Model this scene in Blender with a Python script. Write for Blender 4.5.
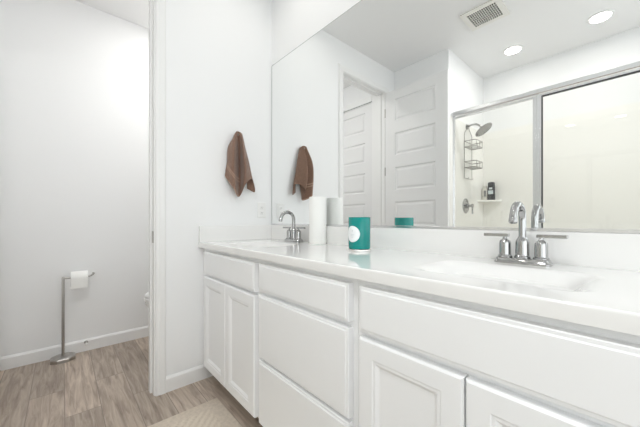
import bpy, bmesh, math, random
from mathutils import Vector, Matrix
random.seed(7)
SC = bpy.context.scene
COL = SC.collection
for o in list(bpy.data.objects):
    bpy.data.objects.remove(o)

# ------------------------------------------------------------------ camera
cam_d = bpy.data.cameras.new('camera')
cam = bpy.data.objects.new('camera', cam_d)
COL.objects.link(cam)
SC.camera = cam
cam_d.sensor_width = 36.0
cam_d.lens = 36.0 * 288.0 / 640.0
cam_d.shift_y = 6.3 / 640.0
cam_d.clip_start = 0.02
cam.location = (1.925, -1.218, 1.043)
cam.rotation_euler = (math.radians(90), 0, math.radians(48.2))

# ------------------------------------------------------------------ world, exposure, large lights
w = bpy.data.worlds.new('daylight')
SC.world = w
w.use_nodes = True
w.node_tree.nodes['Background'].inputs[0].default_value = (0.96, 0.985, 1.0, 1)
w.node_tree.nodes['Background'].inputs[1].default_value = 2.9
SC.cycles.max_bounces = 20
SC.cycles.diffuse_bounces = 12
SC.cycles.glossy_bounces = 8
SC.cycles.transparent_max_bounces = 16
SC.view_settings.view_transform = 'Standard'
SC.view_settings.look = 'None'
SC.view_settings.exposure = 0.05
SC.view_settings.gamma = 1.0
SC.view_settings.use_curve_mapping = False


def area(name, loc, size, power, color=(1, 1, 1), rot=(0, 0, 0), size_y=None, parent=None):
    d = bpy.data.lights.new(name, 'AREA')
    d.energy = power
    d.color = color
    if size_y:
        d.shape = 'RECTANGLE'
        d.size = size
        d.size_y = size_y
    else:
        d.shape = 'DISK'
        d.size = size
    o = bpy.data.objects.new(name, d)
    o.location = loc
    o.rotation_euler = rot
    COL.objects.link(o)
    if parent:
        o.parent = parent
    return o


CEIL = 2.76
YN_ = -2.62
# daylight comes in from the world through two added, unseen window openings (portals only guide the sampling)
for nm, loc, rot, sx, sy in (('added_window_portal', (3.36, -1.25, 1.5), (0, math.radians(90), 0), 1.5, 2.0),
                             ('added_front_window_portal', (2.80, YN_ - 0.06, 1.5), (math.radians(90), 0, 0), 0.7, 1.5)):
    area(nm, loc, sx, 1.0, (1, 1, 1), rot, sy).data.cycles.is_portal = True
FILL_BATH = 13.4
CAN_SHOWER = 0.9
FILL_TOILET = 6.4


# ------------------------------------------------------------------ materials
def mat(name, color, rough=0.5, metal=0.0, bump=0.0, bscale=200.0, var=0.0, vscale=6.0, spec=0.5, coat=0.0):
    m = bpy.data.materials.new(name)
    m.use_nodes = True
    nt = m.node_tree
    b = nt.nodes['Principled BSDF']
    b.inputs['Base Color'].default_value = (*color, 1)
    b.inputs['Roughness'].default_value = rough
    b.inputs['Metallic'].default_value = metal
    b.inputs['Specular IOR Level'].default_value = spec
    b.inputs['Coat Weight'].default_value = coat
    b.inputs['Coat Roughness'].default_value = 0.05
    tc = nt.nodes.new('ShaderNodeTexCoord')
    if bump > 0:
        n = nt.nodes.new('ShaderNodeTexNoise')
        n.inputs['Scale'].default_value = bscale
        n.inputs['Detail'].default_value = 3
        nt.links.new(tc.outputs['Object'], n.inputs['Vector'])
        bp = nt.nodes.new('ShaderNodeBump')
        bp.inputs['Strength'].default_value = bump
        bp.inputs['Distance'].default_value = 0.002
        nt.links.new(n.outputs['Fac'], bp.inputs['Height'])
        nt.links.new(bp.outputs['Normal'], b.inputs['Normal'])
    if var > 0:
        n2 = nt.nodes.new('ShaderNodeTexNoise')
        n2.inputs['Scale'].default_value = vscale
        n2.inputs['Detail'].default_value = 4
        nt.links.new(tc.outputs['Object'], n2.inputs['Vector'])
        r = nt.nodes.new('ShaderNodeValToRGB')
        r.color_ramp.elements[0].position = 0.3
        r.color_ramp.elements[1].position = 0.7
        r.color_ramp.elements[0].color = (*[c * (1 - var) for c in color], 1)
        r.color_ramp.elements[1].color = (*[min(1, c * (1 + var)) for c in color], 1)
        nt.links.new(n2.outputs['Fac'], r.inputs['Fac'])
        nt.links.new(r.outputs['Color'], b.inputs['Base Color'])
    return m


M = {}
M['wall'] = mat('wall paint', (0.866, 0.872, 0.876), 0.55, bump=0.12, bscale=260)
M['ceiling'] = mat('ceiling paint', (0.835, 0.835, 0.835), 0.8, bump=0.15, bscale=160)
M['trim'] = mat('trim paint', (0.85, 0.85, 0.845), 0.35)
M['door'] = mat('door paint', (0.80, 0.80, 0.80), 0.4)
M['cabinet'] = mat('cabinet paint', (0.885, 0.893, 0.903), 0.38)
M['counter'] = mat('cultured marble', (0.84, 0.838, 0.828), 0.09, var=0.006, vscale=3, coat=0.3)
M['porcelain'] = mat('porcelain', (0.88, 0.88, 0.87), 0.08)
M['surround'] = mat('shower surround', (0.915, 0.905, 0.868), 0.16)
M['chrome'] = mat('chrome', (0.44, 0.44, 0.44), 0.07, 1.0)
M['toe_kick'] = mat('toe kick with shade in colour', (0.07, 0.055, 0.045), 0.6)  # colour darkened to deepen the shade in the recess under the cabinets
M['glass_edge'] = mat('mirror glass edge', (0.48, 0.50, 0.49), 0.3)
M['nickel'] = mat('brushed nickel', (0.46, 0.44, 0.42), 0.28, 1.0, bump=0.05, bscale=400)
M['aluminium'] = mat('satin aluminium', (0.80, 0.80, 0.81), 0.25, 1.0)
M['gasket'] = mat('rubber gasket', (0.03, 0.03, 0.03), 0.6)
M['wire'] = mat('caddy wire', (0.30, 0.29, 0.27), 0.3, 0.9)
M['plastic'] = mat('white plastic', (0.84, 0.84, 0.83), 0.3)
M['slot'] = mat('dark slot', (0.05, 0.05, 0.05), 0.6)
M['paper'] = mat('tissue paper', (0.88, 0.88, 0.86), 0.95, bump=0.4, bscale=350)
M['card'] = mat('cardboard core', (0.45, 0.34, 0.23), 0.9, var=0.1, vscale=60)
M['label'] = mat('white paper label', (0.86, 0.88, 0.89), 0.5)
M['label_ink'] = mat('grey label print', (0.55, 0.60, 0.62), 0.6)
M['bottle_dark'] = mat('dark bottle plastic', (0.035, 0.035, 0.04), 0.25)
M['bottle_label'] = mat('pale bottle print', (0.62, 0.68, 0.70), 0.4)
M['bottle_pale'] = mat('grey white bottle plastic', (0.62, 0.60, 0.55), 0.3, var=0.25, vscale=28)
M['bottle_grey'] = mat('grey bottle print', (0.20, 0.20, 0.20), 0.4)
M['candle_ring'] = mat('candle base metal', (0.80, 0.79, 0.77), 0.25, 0.7)
M['wax'] = mat('candle wax', (0.50, 0.78, 0.74), 0.6)
M['wick'] = mat('wick', (0.1, 0.09, 0.08), 0.9)
M['grille'] = mat('fan grille plastic', (0.80, 0.79, 0.75), 0.45)
M['duct'] = mat('dark duct', (0.06, 0.06, 0.055), 0.8)


def teal_glass():
    m = bpy.data.materials.new('teal glass')
    m.use_nodes = True
    nt = m.node_tree
    b = nt.nodes['Principled BSDF']
    b.inputs['Base Color'].default_value = (0.0, 0.30, 0.27, 1)
    b.inputs['Roughness'].default_value = 0.12
    b.inputs['Transmission Weight'].default_value = 0.25
    b.inputs['IOR'].default_value = 1.45
    n = nt.nodes.new('ShaderNodeTexNoise')
    n.inputs['Scale'].default_value = 14
    tc = nt.nodes.new('ShaderNodeTexCoord')
    nt.links.new(tc.outputs['Object'], n.inputs['Vector'])
    r = nt.nodes.new('ShaderNodeValToRGB')
    r.color_ramp.elements[0].color = (0.0, 0.27, 0.25, 1)
    r.color_ramp.elements[1].color = (0.0, 0.38, 0.345, 1)
    nt.links.new(n.outputs['Fac'], r.inputs['Fac'])
    nt.links.new(r.outputs['Color'], b.inputs['Base Color'])
    return m


def mirror_mat():
    m = bpy.data.materials.new('mirror silver')
    m.use_nodes = True
    b = m.node_tree.nodes['Principled BSDF']
    b.inputs['Base Color'].default_value = (0.93, 0.94, 0.935, 1)
    b.inputs['Metallic'].default_value = 1
    b.inputs['Roughness'].default_value = 0.0
    return m


def clear_glass(name, tint):
    m = bpy.data.materials.new(name)
    m.use_nodes = True
    nt = m.node_tree
    nt.nodes.remove(nt.nodes['Principled BSDF'])
    out = nt.nodes['Material Output']
    t = nt.nodes.new('ShaderNodeBsdfTransparent')
    t.inputs[0].default_value = (*tint, 1)
    g = nt.nodes.new('ShaderNodeBsdfGlossy')
    g.inputs['Roughness'].default_value = 0.0
    f = nt.nodes.new('ShaderNodeFresnel')
    # the same reflectance from either side of the pane
    ge = nt.nodes.new('ShaderNodeNewGeometry')
    io = nt.nodes.new('ShaderNodeMapRange')
    io.inputs['To Min'].default_value = 1.5
    io.inputs['To Max'].default_value = 1.0 / 1.5
    nt.links.new(ge.outputs['Backfacing'], io.inputs['Value'])
    nt.links.new(io.outputs[0], f.inputs['IOR'])
    mx = nt.nodes.new('ShaderNodeMixShader')
    nt.links.new(f.outputs[0], mx.inputs[0])
    nt.links.new(t.outputs[0], mx.inputs[1])
    nt.links.new(g.outputs[0], mx.inputs[2])
    nt.links.new(mx.outputs[0], out.inputs[0])
    return m


def emit(name, color, s):
    m = bpy.data.materials.new(name)
    m.use_nodes = True
    b = m.node_tree.nodes['Principled BSDF']
    b.inputs['Emission Color'].default_value = (*color, 1)
    b.inputs['Emission Strength'].default_value = s
    b.inputs['Base Color'].default_value = (0.9, 0.9, 0.9, 1)
    return m


def floor_mat():
    m = bpy.data.materials.new('wood look plank tile')
    m.use_nodes = True
    nt = m.node_tree
    b = nt.nodes['Principled BSDF']
    L = nt.links.new
    tc = nt.nodes.new('ShaderNodeTexCoord')
    mp = nt.nodes.new('ShaderNodeMapping')
    mp.inputs['Location'].default_value = (0.31, 0.052, 0)
    L(tc.outputs['Object'], mp.inputs['Vector'])
    br = nt.nodes.new('ShaderNodeTexBrick')
    br.offset = 0.37
    br.inputs['Scale'].default_value = 1.0
    br.inputs['Brick Width'].default_value = 0.92
    br.inputs['Row Height'].default_value = 0.153
    br.inputs['Mortar Size'].default_value = 0.0018
    br.inputs['Mortar Smooth'].default_value = 0.2
    br.inputs['Color1'].default_value = (0.0, 0.0, 0.0, 1)
    br.inputs['Color2'].default_value = (1.0, 1.0, 1.0, 1)
    br.inputs['Mortar'].default_value = (0.5, 0.5, 0.5, 1)
    L(mp.outputs[0], br.inputs['Vector'])
    # grain, stretched along the plank (x) and shifted plank by plank
    mp2 = nt.nodes.new('ShaderNodeMapping')
    mp2.inputs['Scale'].default_value = (2.2, 24.0, 1)
    L(tc.outputs['Object'], mp2.inputs['Vector'])
    add = nt.nodes.new('ShaderNodeVectorMath')
    add.operation = 'MULTIPLY_ADD'
    L(br.outputs['Color'], add.inputs[0])
    add.inputs[1].default_value = (7.0, 3.0, 0)
    L(mp2.outputs[0], add.inputs[2])
    n = nt.nodes.new('ShaderNodeTexNoise')
    n.inputs['Scale'].default_value = 1.6
    n.inputs['Detail'].default_value = 7
    n.inputs['Roughness'].default_value = 0.62
    n.inputs['Distortion'].default_value = 0.9
    L(add.outputs[0], n.inputs['Vector'])
    r = nt.nodes.new('ShaderNodeValToRGB')
    e = r.color_ramp.elements
    e[0].position = 0.28
    e[0].color = (0.25, 0.19, 0.145, 1)
    e[1].position = 0.72
    e[1].color = (0.60, 0.51, 0.42, 1)
    k = e.new(0.5)
    k.color = (0.44, 0.355, 0.285, 1)
    L(n.outputs['Fac'], r.inputs['Fac'])
    # plank to plank tone
    hv = nt.nodes.new('ShaderNodeHueSaturation')
    hv.inputs['Saturation'].default_value = 0.92
    mr = nt.nodes.new('ShaderNodeMapRange')
    mr.inputs['To Min'].default_value = 0.80
    mr.inputs['To Max'].default_value = 1.18
    L(br.outputs['Color'], mr.inputs['Value'])
    L(mr.outputs[0], hv.inputs['Value'])
    L(r.outputs['Color'], hv.inputs['Color'])
    mx = nt.nodes.new('ShaderNodeMixRGB')
    mx.inputs['Color2'].default_value = (0.23, 0.19, 0.16, 1)
    L(br.outputs['Fac'], mx.inputs['Fac'])
    L(hv.outputs['Color'], mx.inputs['Color1'])
    L(mx.outputs[0], b.inputs['Base Color'])
    b.inputs['Roughness'].default_value = 0.42
    bp = nt.nodes.new('ShaderNodeBump')
    bp.inputs['Strength'].default_value = 0.25
    bp.inputs['Distance'].default_value = 0.002
    inv = nt.nodes.new('ShaderNodeMath')
    inv.operation = 'SUBTRACT'
    inv.inputs[0].default_value = 1.0
    L(br.outputs['Fac'], inv.inputs[1])
    L(inv.outputs[0], bp.inputs['Height'])
    L(bp.outputs[0], b.inputs['Normal'])
    return m


def rug_mat():
    m = bpy.data.materials.new('woven cream rug')
    m.use_nodes = True
    nt = m.node_tree
    L = nt.links.new
    b = nt.nodes['Principled BSDF']
    tc = nt.nodes.new('ShaderNodeTexCoord')
    wv = nt.nodes.new('ShaderNodeTexWave')
    wv.wave_type = 'BANDS'
    wv.bands_direction = 'DIAGONAL'
    wv.wave_profile = 'TRI'
    wv.inputs['Scale'].default_value = 14
    wv.inputs['Distortion'].default_value = 1.2
    wv.inputs['Detail'].default_value = 2
    L(tc.outputs['Object'], wv.inputs['Vector'])
    ck = nt.nodes.new('ShaderNodeTexNoise')
    ck.inputs['Scale'].default_value = 90
    L(tc.outputs['Object'], ck.inputs['Vector'])
    ad = nt.nodes.new('ShaderNodeMath')
    ad.operation = 'MULTIPLY_ADD'
    L(wv.outputs['Fac'], ad.inputs[0])
    ad.inputs[1].default_value = 0.55
    L(ck.outputs['Fac'], ad.inputs[2])
    r = nt.nodes.new('ShaderNodeValToRGB')
    r.color_ramp.elements[0].position = 0.35
    r.color_ramp.elements[0].color = (0.58, 0.50, 0.41, 1)
    r.color_ramp.elements[1].position = 0.95
    r.color_ramp.elements[1].color = (0.70, 0.62, 0.52, 1)
    L(ad.outputs[0], r.inputs['Fac'])
    L(r.outputs['Color'], b.inputs['Base Color'])
    b.inputs['Roughness'].default_value = 0.95
    bp = nt.nodes.new('ShaderNodeBump')
    bp.inputs['Strength'].default_value = 0.5
    bp.inputs['Distance'].default_value = 0.003
    L(ad.outputs[0], bp.inputs['Height'])
    L(bp.outputs[0], b.inputs['Normal'])
    return m


def towel_mat(name, base):
    m = bpy.data.materials.new(name)
    m.use_nodes = True
    nt = m.node_tree
    L = nt.links.new
    b = nt.nodes['Principled BSDF']
    tc = nt.nodes.new('ShaderNodeTexCoord')
    n = nt.nodes.new('ShaderNodeTexNoise')
    n.inputs['Scale'].default_value = 240
    n.inputs['Detail'].default_value = 2
    L(tc.outputs['Object'], n.inputs['Vector'])
    r = nt.nodes.new('ShaderNodeValToRGB')
    r.color_ramp.elements[0].position = 0.3
    r.color_ramp.elements[1].position = 0.75
    r.color_ramp.elements[0].color = (*[c * 0.72 for c in base], 1)
    r.color_ramp.elements[1].color = (*[c * 1.2 for c in base], 1)
    L(n.outputs['Fac'], r.inputs['Fac'])
    L(r.outputs['Color'], b.inputs['Base Color'])
    b.inputs['Roughness'].default_value = 0.95
    b.inputs['Sheen Weight'].default_value = 0.25
    bp = nt.nodes.new('ShaderNodeBump')
    bp.inputs['Strength'].default_value = 0.9
    bp.inputs['Distance'].default_value = 0.003
    L(n.outputs['Fac'], bp.inputs['Height'])
    L(bp.outputs[0], b.inputs['Normal'])
    return m


M['teal'] = teal_glass()
M['mirror'] = mirror_mat()
M['glass'] = clear_glass('shower glass', (0.985, 0.985, 0.975))
M['pane'] = clear_glass('added window glass', (0.96, 0.97, 0.97))
M['floor'] = floor_mat()
M['rug'] = rug_mat()
M['rug_border'] = mat('rug border weave', (0.64, 0.56, 0.47), 0.95, bump=0.6, bscale=180, var=0.08, vscale=70)
M['towel'] = towel_mat('brown terry', (0.25, 0.148, 0.104))
M['towel_band'] = mat('woven towel band', (0.42, 0.28, 0.21), 0.8, bump=0.3, bscale=400)
M['lens'] = emit('lamp lens', (1.0, 0.95, 0.86), 9.0)


# ------------------------------------------------------------------ mesh helpers (world metres)
def nb():
    return bmesh.new()


def box(bm, x0, x1, y0, y1, z0, z1, bev=0.0, seg=2):
    vs = [bm.verts.new((x, y, z)) for z in (z0, z1) for y in (y0, y1) for x in (x0, x1)]
    f = [(0, 2, 3, 1), (4, 5, 7, 6), (0, 1, 5, 4), (2, 6, 7, 3), (0, 4, 6, 2), (1, 3, 7, 5)]
    fs = [bm.faces.new([vs[i] for i in q]) for q in f]
    if bev > 0:
        es = {e for fc in fs for e in fc.edges}
        bmesh.ops.bevel(bm, geom=list(es), offset=bev, segments=seg, profile=0.5, affect='EDGES')
    return bm


def frame_of(d):
    d = d.normalized()
    a = Vector((0, 0, 1)) if abs(d.z) < 0.9 else Vector((1, 0, 0))
    u = d.cross(a).normalized()
    return u, d.cross(u).normalized()


def tube(bm, pts, r, n=12, cap=True, smooth=True):
    """swept round tube through pts; r is a number or one radius per point"""
    pts = [Vector(p) for p in pts]
    rs = r if isinstance(r, (list, tuple)) else [r] * len(pts)
    rings = []
    u = None
    for i, p in enumerate(pts):
        if i == 0:
            d = pts[1] - p
        elif i == len(pts) - 1:
            d = p - pts[i - 1]
        else:
            d = (pts[i + 1] - p).normalized() + (p - pts[i - 1]).normalized()
        d.normalize()
        if u is None:
            u, v = frame_of(d)
        else:
            u = (u - d * u.dot(d)).normalized()
            v = d.cross(u).normalized()
        rings.append([bm.verts.new(p + (u * math.cos(2 * math.pi * k / n) + v * math.sin(2 * math.pi * k / n)) * rs[i]) for k in range(n)])
    for a, b in zip(rings, rings[1:]):
        for k in range(n):
            f = bm.faces.new((a[k], a[(k + 1) % n], b[(k + 1) % n], b[k]))
            f.smooth = smooth
    if cap:
        bm.faces.new(rings[0][::-1])
        bm.faces.new(rings[-1])
    return bm


def lathe(bm, prof, c=(0, 0, 0), n=28, axis='z', sx=1.0, sy=1.0, closed=False, sharp=35):
    """prof: (radius, height) pairs revolved about an axis through c"""
    c = Vector(c)
    rings = []
    for r, h in prof:
        ring = []
        for k in range(n):
            a = 2 * math.pi * k / n
            p, q = r * math.cos(a) * sx, r * math.sin(a) * sy
            co = {'z': (p, q, h), 'x': (h, p, q), 'y': (p, h, q)}[axis]
            ring.append(bm.verts.new(c + Vector(co)))
        rings.append(ring)
    pairs = list(zip(rings, rings[1:]))
    if closed:
        pairs.append((rings[-1], rings[0]))
    for a, b in pairs:
        for k in range(n):
            f = bm.faces.new((a[k], a[(k + 1) % n], b[(k + 1) % n], b[k]))
            f.smooth = True
    if not closed:
        if prof[0][0] > 1e-6:
            bm.faces.new(rings[0][::-1])
        if prof[-1][0] > 1e-6:
            bm.faces.new(rings[-1])
        bmesh.ops.remove_doubles(bm, verts=[v for rg in (rings[0], rings[-1]) for v in rg], dist=1e-6)
    return bm


def rings_panel(bm, x0, x1, z0, z1, rings, y, s=-1, back=None):
    """a front of nested rectangles: rings = (inset, height); faces -y when s = -1; ends with a flat field"""
    prev = None
    for inset, h in rings:
        yy = y + s * h
        vs = [bm.verts.new((x, yy, z)) for x, z in ((x0 + inset, z0 + inset), (x1 - inset, z0 + inset), (x1 - inset, z1 - inset), (x0 + inset, z1 - inset))]
        if prev:
            for k in range(4):
                bm.faces.new((prev[k], prev[(k + 1) % 4], vs[(k + 1) % 4], vs[k]))
        else:
            first = vs
        prev = vs
    bm.faces.new(prev)
    if back:
        bm.faces.new(first[::-1])
    return bm


def sharp_smooth(me, ang=38):
    bm = bmesh.new()
    bm.from_mesh(me)
    lim = math.radians(ang)
    for e in bm.edges:
        if len(e.link_faces) == 2:
            e.smooth = e.calc_face_angle(0) < lim
    bm.to_mesh(me)
    bm.free()


def obj(name, bm, m, parent=None, mats=None, recalc=True):
    """links ONE mesh; bm is in world metres, moved into the parent's frame"""
    if recalc:
        bmesh.ops.recalc_face_normals(bm, faces=bm.faces[:])
    off = Vector((0, 0, 0))
    p = parent
    while p is not None:
        off += p.location
        p = p.parent
    if parent is None:                      # top-level mesh: origin at the middle of its base
        xs = [v.co for v in bm.verts]
        lo = Vector([min(c[i] for c in xs) for i in range(3)])
        hi = Vector([max(c[i] for c in xs) for i in range(3)])
        off = Vector(((lo.x + hi.x) / 2, (lo.y + hi.y) / 2, lo.z))
    bmesh.ops.translate(bm, verts=bm.verts[:], vec=-off)
    me = bpy.data.meshes.new(name)
    bm.to_mesh(me)
    bm.free()
    sharp_smooth(me)
    for mm in (mats or [m]):
        me.materials.append(M[mm] if isinstance(mm, str) else mm)
    o = bpy.data.objects.new(name, me)
    COL.objects.link(o)
    if parent:
        o.parent = parent
    else:
        o.location = off
    return o


def tag(o, label, cat, group=None):
    o['label'] = label
    o['category'] = cat
    if group:
        o['group'] = group
    return o


def thing(name, loc, label, cat, group=None):
    o = bpy.data.objects.new(name, None)
    o.empty_display_size = 0.05
    o.location = loc
    COL.objects.link(o)
    return tag(o, label, cat, group)


def struct(name, bm, m, parent=None, mats=None):
    o = obj(name, bm, m, parent, mats)
    o['kind'] = 'structure'
    return o


def copy_tree(o, parent=None):
    c = o.copy()
    COL.objects.link(c)
    c.parent = parent
    for ch in list(o.children):
        copy_tree(ch, c)
    return c


def wall_with_hole(bm, axis, p0, p1, a0, a1, z0, z1, h0, h1, hz0, hz1):
    """wall slab between p0..p1 on its thin axis, a0..a1 along, hole h0..h1 x hz0..hz1"""
    def b(a, c, d, e):
        if c - a < 1e-6 or e - d < 1e-6:
            return
        if axis == 'x':
            box(bm, p0, p1, a, c, d, e)
        else:
            box(bm, a, c, p0, p1, d, e)
    b(a0, h0, z0, z1)
    b(h1, a1, z0, z1)
    b(h0, h1, hz1, z1)
    b(h0, h1, z0, hz0)
    return bm


# ------------------------------------------------------------------ room shell
XF, XR = -1.035, 3.3          # far wall of the toilet room, right wall
YN = -2.62                    # shower back wall
OY0, OY1, OZ = -1.49, -0.815, 2.465   # toilet room opening

struct('floor', box(nb(), XF - 0.1, XR + 0.1, YN - 0.12, 0.12, -0.06, 0.0), 'floor')
struct('ceiling', box(nb(), XF - 0.1, XR + 0.1, YN - 0.12, 0.12, CEIL, CEIL + 0.06), 'ceiling')
struct('wall_back', box(nb(), XF - 0.1, XR + 0.1, 0.0, 0.12, 0, CEIL), 'wall')
struct('wall_left', box(nb(), XF - 0.1, XF, YN - 0.12, 0.0, 0, CEIL), 'wall')
struct('wall_divider', wall_with_hole(nb(), 'x', -0.12, 0.0, YN, 0.0, 0, CEIL, OY0 - 0.018, OY1 + 0.018, 0, OZ + 0.018), 'wall')
struct('wall_right', wall_with_hole(nb(), 'x', XR, XR + 0.1, YN, 0.0, 0, CEIL, -2.3, -0.2, 0.70, 2.30), 'wall')
struct('wall_front', wall_with_hole(nb(), 'y', YN - 0.12, YN, XF - 0.1, XR + 0.1, 0, CEIL, 2.40, 3.20, 0.70, 2.30), 'wall')
# solid chase between the toilet room and the shower
struct('wall_shower_left', box(nb(), 0.0, 0.632, YN, -1.68, 0, CEIL), 'wall')
# toilet room side wall with its own door
struct('wall_toilet_side', wall_with_hole(nb(), 'y', -1.66, -1.548, XF, -0.12, 0, CEIL, -0.895, -0.215, 0, 2.455), 'wall')

# window added in the unseen right wall to let in fill daylight
wf = nb()
for a, c, d, e in ((-2.3, -2.25, 0.70, 2.30), (-0.25, -0.20, 0.70, 2.30), (-2.25, -0.25, 0.70, 0.75), (-2.25, -0.25, 2.25, 2.30), (-1.27, -1.23, 0.75, 2.25)):
    box(wf, XR + 0.02, XR + 0.08, a, c, d, e)
win = struct('added_window_1', wf, 'trim')
struct('added_window_pane', box(nb(), XR + 0.045, XR + 0.051, -2.25, -0.25, 0.75, 2.25), 'pane', win)


wf = nb()  # second added window, out of view, to brighten the cabinet fronts
for a, c, d, e in ((2.40, 2.45, 0.70, 2.30), (3.15, 3.20, 0.70, 2.30), (2.45, 3.15, 0.70, 0.75), (2.45, 3.15, 2.25, 2.30)):
    box(wf, a, c, YN - 0.08, YN - 0.02, d, e)
win2 = struct('added_window_2', wf, 'trim')
struct('added_window_pane', box(nb(), 2.45, 3.15, YN - 0.051, YN - 0.045, 0.75, 2.25), 'pane', win2)


# baseboards: a board with a small sloped cap
def baseboard(name, pts, n):
    """pts: two floor points along the wall face, n: direction out of the wall"""
    bm = nb()
    n = Vector(n)
    prof = [(0, 0), (0.013, 0), (0.013, 0.078), (0.006, 0.090), (0, 0.092)]
    rows = []
    for p in pts:
        rows.append([bm.verts.new(Vector(p) + n * d + Vector((0, 0, h))) for d, h in prof])
    k = len(prof)
    for i in range(k):
        bm.faces.new((rows[0][i], rows[0][(i + 1) % k], rows[1][(i + 1) % k], rows[1][i]))
    bm.faces.new(rows[0])
    bm.faces.new(rows[1][::-1])
    return struct(name, bm, 'trim')


baseboard('baseboard_left', [(XF, -1.535, 0), (XF, -0.0, 0)], (1, 0, 0))
baseboard('baseboard_towel_wall', [(0, -0.757, 0), (0, -0.446, 0)], (1, 0, 0))
baseboard('baseboard_toilet_back', [(XF + 0.013, 0, 0), (-0.12, 0, 0)], (0, -1, 0))
baseboard('baseboard_toilet_inner', [(-0.12, -0.755, 0), (-0.12, -0.013, 0)], (-1, 0, 0))
baseboard('baseboard_chase', [(0, -1.68, 0), (0.632, -1.68, 0)], (0, 1, 0))
baseboard('baseboard_back', [(2.04, 0, 0), (XR, 0, 0)], (0, -1, 0))
baseboard('baseboard_right', [(XR, YN, 0), (XR, -0.013, 0)], (-1, 0, 0))


# jamb and casing of the toilet room opening
def casing(bm, pts, outn, width_dirs, prof):
    pass


jb = nb()
box(jb, -0.122, 0.002, OY1 - 0.0, OY1 + 0.018, 0, OZ + 0.018)          # strike jamb
box(jb, -0.122, 0.002, OY0 - 0.018, OY0, 0, OZ + 0.018)                # hinge jamb
box(jb, -0.122, 0.002, OY0, OY1, OZ, OZ + 0.018)
box(jb, -0.082, -0.045, OY1 - 0.011, OY1, 0, OZ)                       # stop strips
box(jb, -0.082, -0.045, OY0, OY0 + 0.011, 0, OZ)
box(jb, -0.082, -0.045, OY0, OY1, OZ - 0.011, OZ)
jamb = struct('trim_jamb', jb, 'trim')
obj('strike_plate', box(nb(), -0.040, -0.006, OY1 - 0.0025, OY1 + 0.001, 0.905, 0.975, 0.001, 1), 'nickel', jamb)


def casing_set(name, side, x):
    """moulded casing on the wall face at x; side = +1 towards the bathroom"""
    bm = nb()
    prof = [(0.004, 0.0), (0.004, 0.010), (0.010, 0.013), (0.022, 0.013), (0.028, 0.016), (0.052, 0.017), (0.060, 0.012), (0.060, 0.0)]
    y0, y1, zt = OY0 - 0.002, OY1 + 0.002, OZ + 0.002
    rows = []
    for corner in range(4):
        row = []
        for d, h in prof:
            yy, zz = ((y1 + d, 0), (y1 + d, zt + d), (y0 - d, zt + d), (y0 - d, 0))[corner]
            row.append(bm.verts.new((x + side * h, yy, zz)))
        rows.append(row)
    k = len(prof)
    for a, b in zip(rows, rows[1:]):
        for i in range(k):
            bm.faces.new((a[i], a[(i + 1) % k], b[(i + 1) % k], b[i]))
    bm.faces.new(rows[0])
    bm.faces.new(rows[-1][::-1])
    return struct(name, bm, 'trim')


casing_set('trim_1', 1, 0.0)
casing_set('trim_2', -1, -0.12)
# casing round the closed door inside the toilet room
cb = nb()
box(cb, -0.217, -0.150, -1.548, -1.532, 0, 2.52, 0.004, 1)
box(cb, -0.960, -0.893, -1.548, -1.532, 0, 2.52, 0.004, 1)
box(cb, -0.893, -0.217, -1.548, -1.532, 2.453, 2.52, 0.004, 1)
struct('trim_3', cb, 'trim')


# ------------------------------------------------------------------ moulded five panel doors
def door_leaf(bm, x0, x1, yf, yb, z0, z1, both=True):
    """leaf between the faces y = yf (towards +y) and y = yb; five moulded panels"""
    sx = 0.118
    edges = [(2.115, 2.352), (1.742, 1.985), (1.365, 1.612), (0.985, 1.240), (0.235, 0.860)]
    R = [(0.0, 0.0), (0.007, 0.009), (0.013, 0.012), (0.020, 0.012), (0.036, 0.004), (0.042, 0.003)]
    for y, s in ((yf, 1), (yb, -1)) if both else ((yf, 1),):
        def quad(a, b, c, d):
            bm.faces.new([bm.verts.new((px, y, pz)) for px, pz in ((a, c), (b, c), (b, d), (a, d))])
        quad(x0, x0 + sx, z0, z1)
        quad(x1 - sx, x1, z0, z1)
        top = z1
        for lo, hi in edges:
            quad(x0 + sx, x1 - sx, hi, top)
            rings_panel(bm, x0 + sx, x1 - sx, lo, hi, R, y, -s)
            top = lo
        quad(x0 + sx, x1 - sx, z0, top)
    def q4(*c):
        bm.faces.new([bm.verts.new(p) for p in c])
    q4((x0, yf, z0), (x0, yb, z0), (x0, yb, z1), (x0, yf, z1))
    q4((x1, yf, z0), (x1, yb, z0), (x1, yb, z1), (x1, yf, z1))
    q4((x0, yf, z1), (x1, yf, z1), (x1, yb, z1), (x0, yb, z1))
    q4((x0, yf, z0), (x1, yf, z0), (x1, yb, z0), (x0, yb, z0))
    if not both:
        q4((x0, yb, z0), (x1, yb, z0), (x1, yb, z1), (x0, yb, z1))
    bmesh.ops.remove_doubles(bm, verts=bm.verts[:], dist=1e-5)
    return bm


def door_knob(parent, x, z, y, s):
    bm = nb()
    lathe(bm, [(0.031, 0), (0.031, s * 0.005), (0.026, s * 0.009), (0.011, s * 0.011), (0.010, s * 0.030), (0.018, s * 0.036), (0.027, s * 0.046),
               (0.028, s * 0.055), (0.022, s * 0.064), (0.0, s * 0.066)], (x, y, z), 24, 'y')
    return obj('door_knob', bm, 'nickel', parent)


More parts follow.
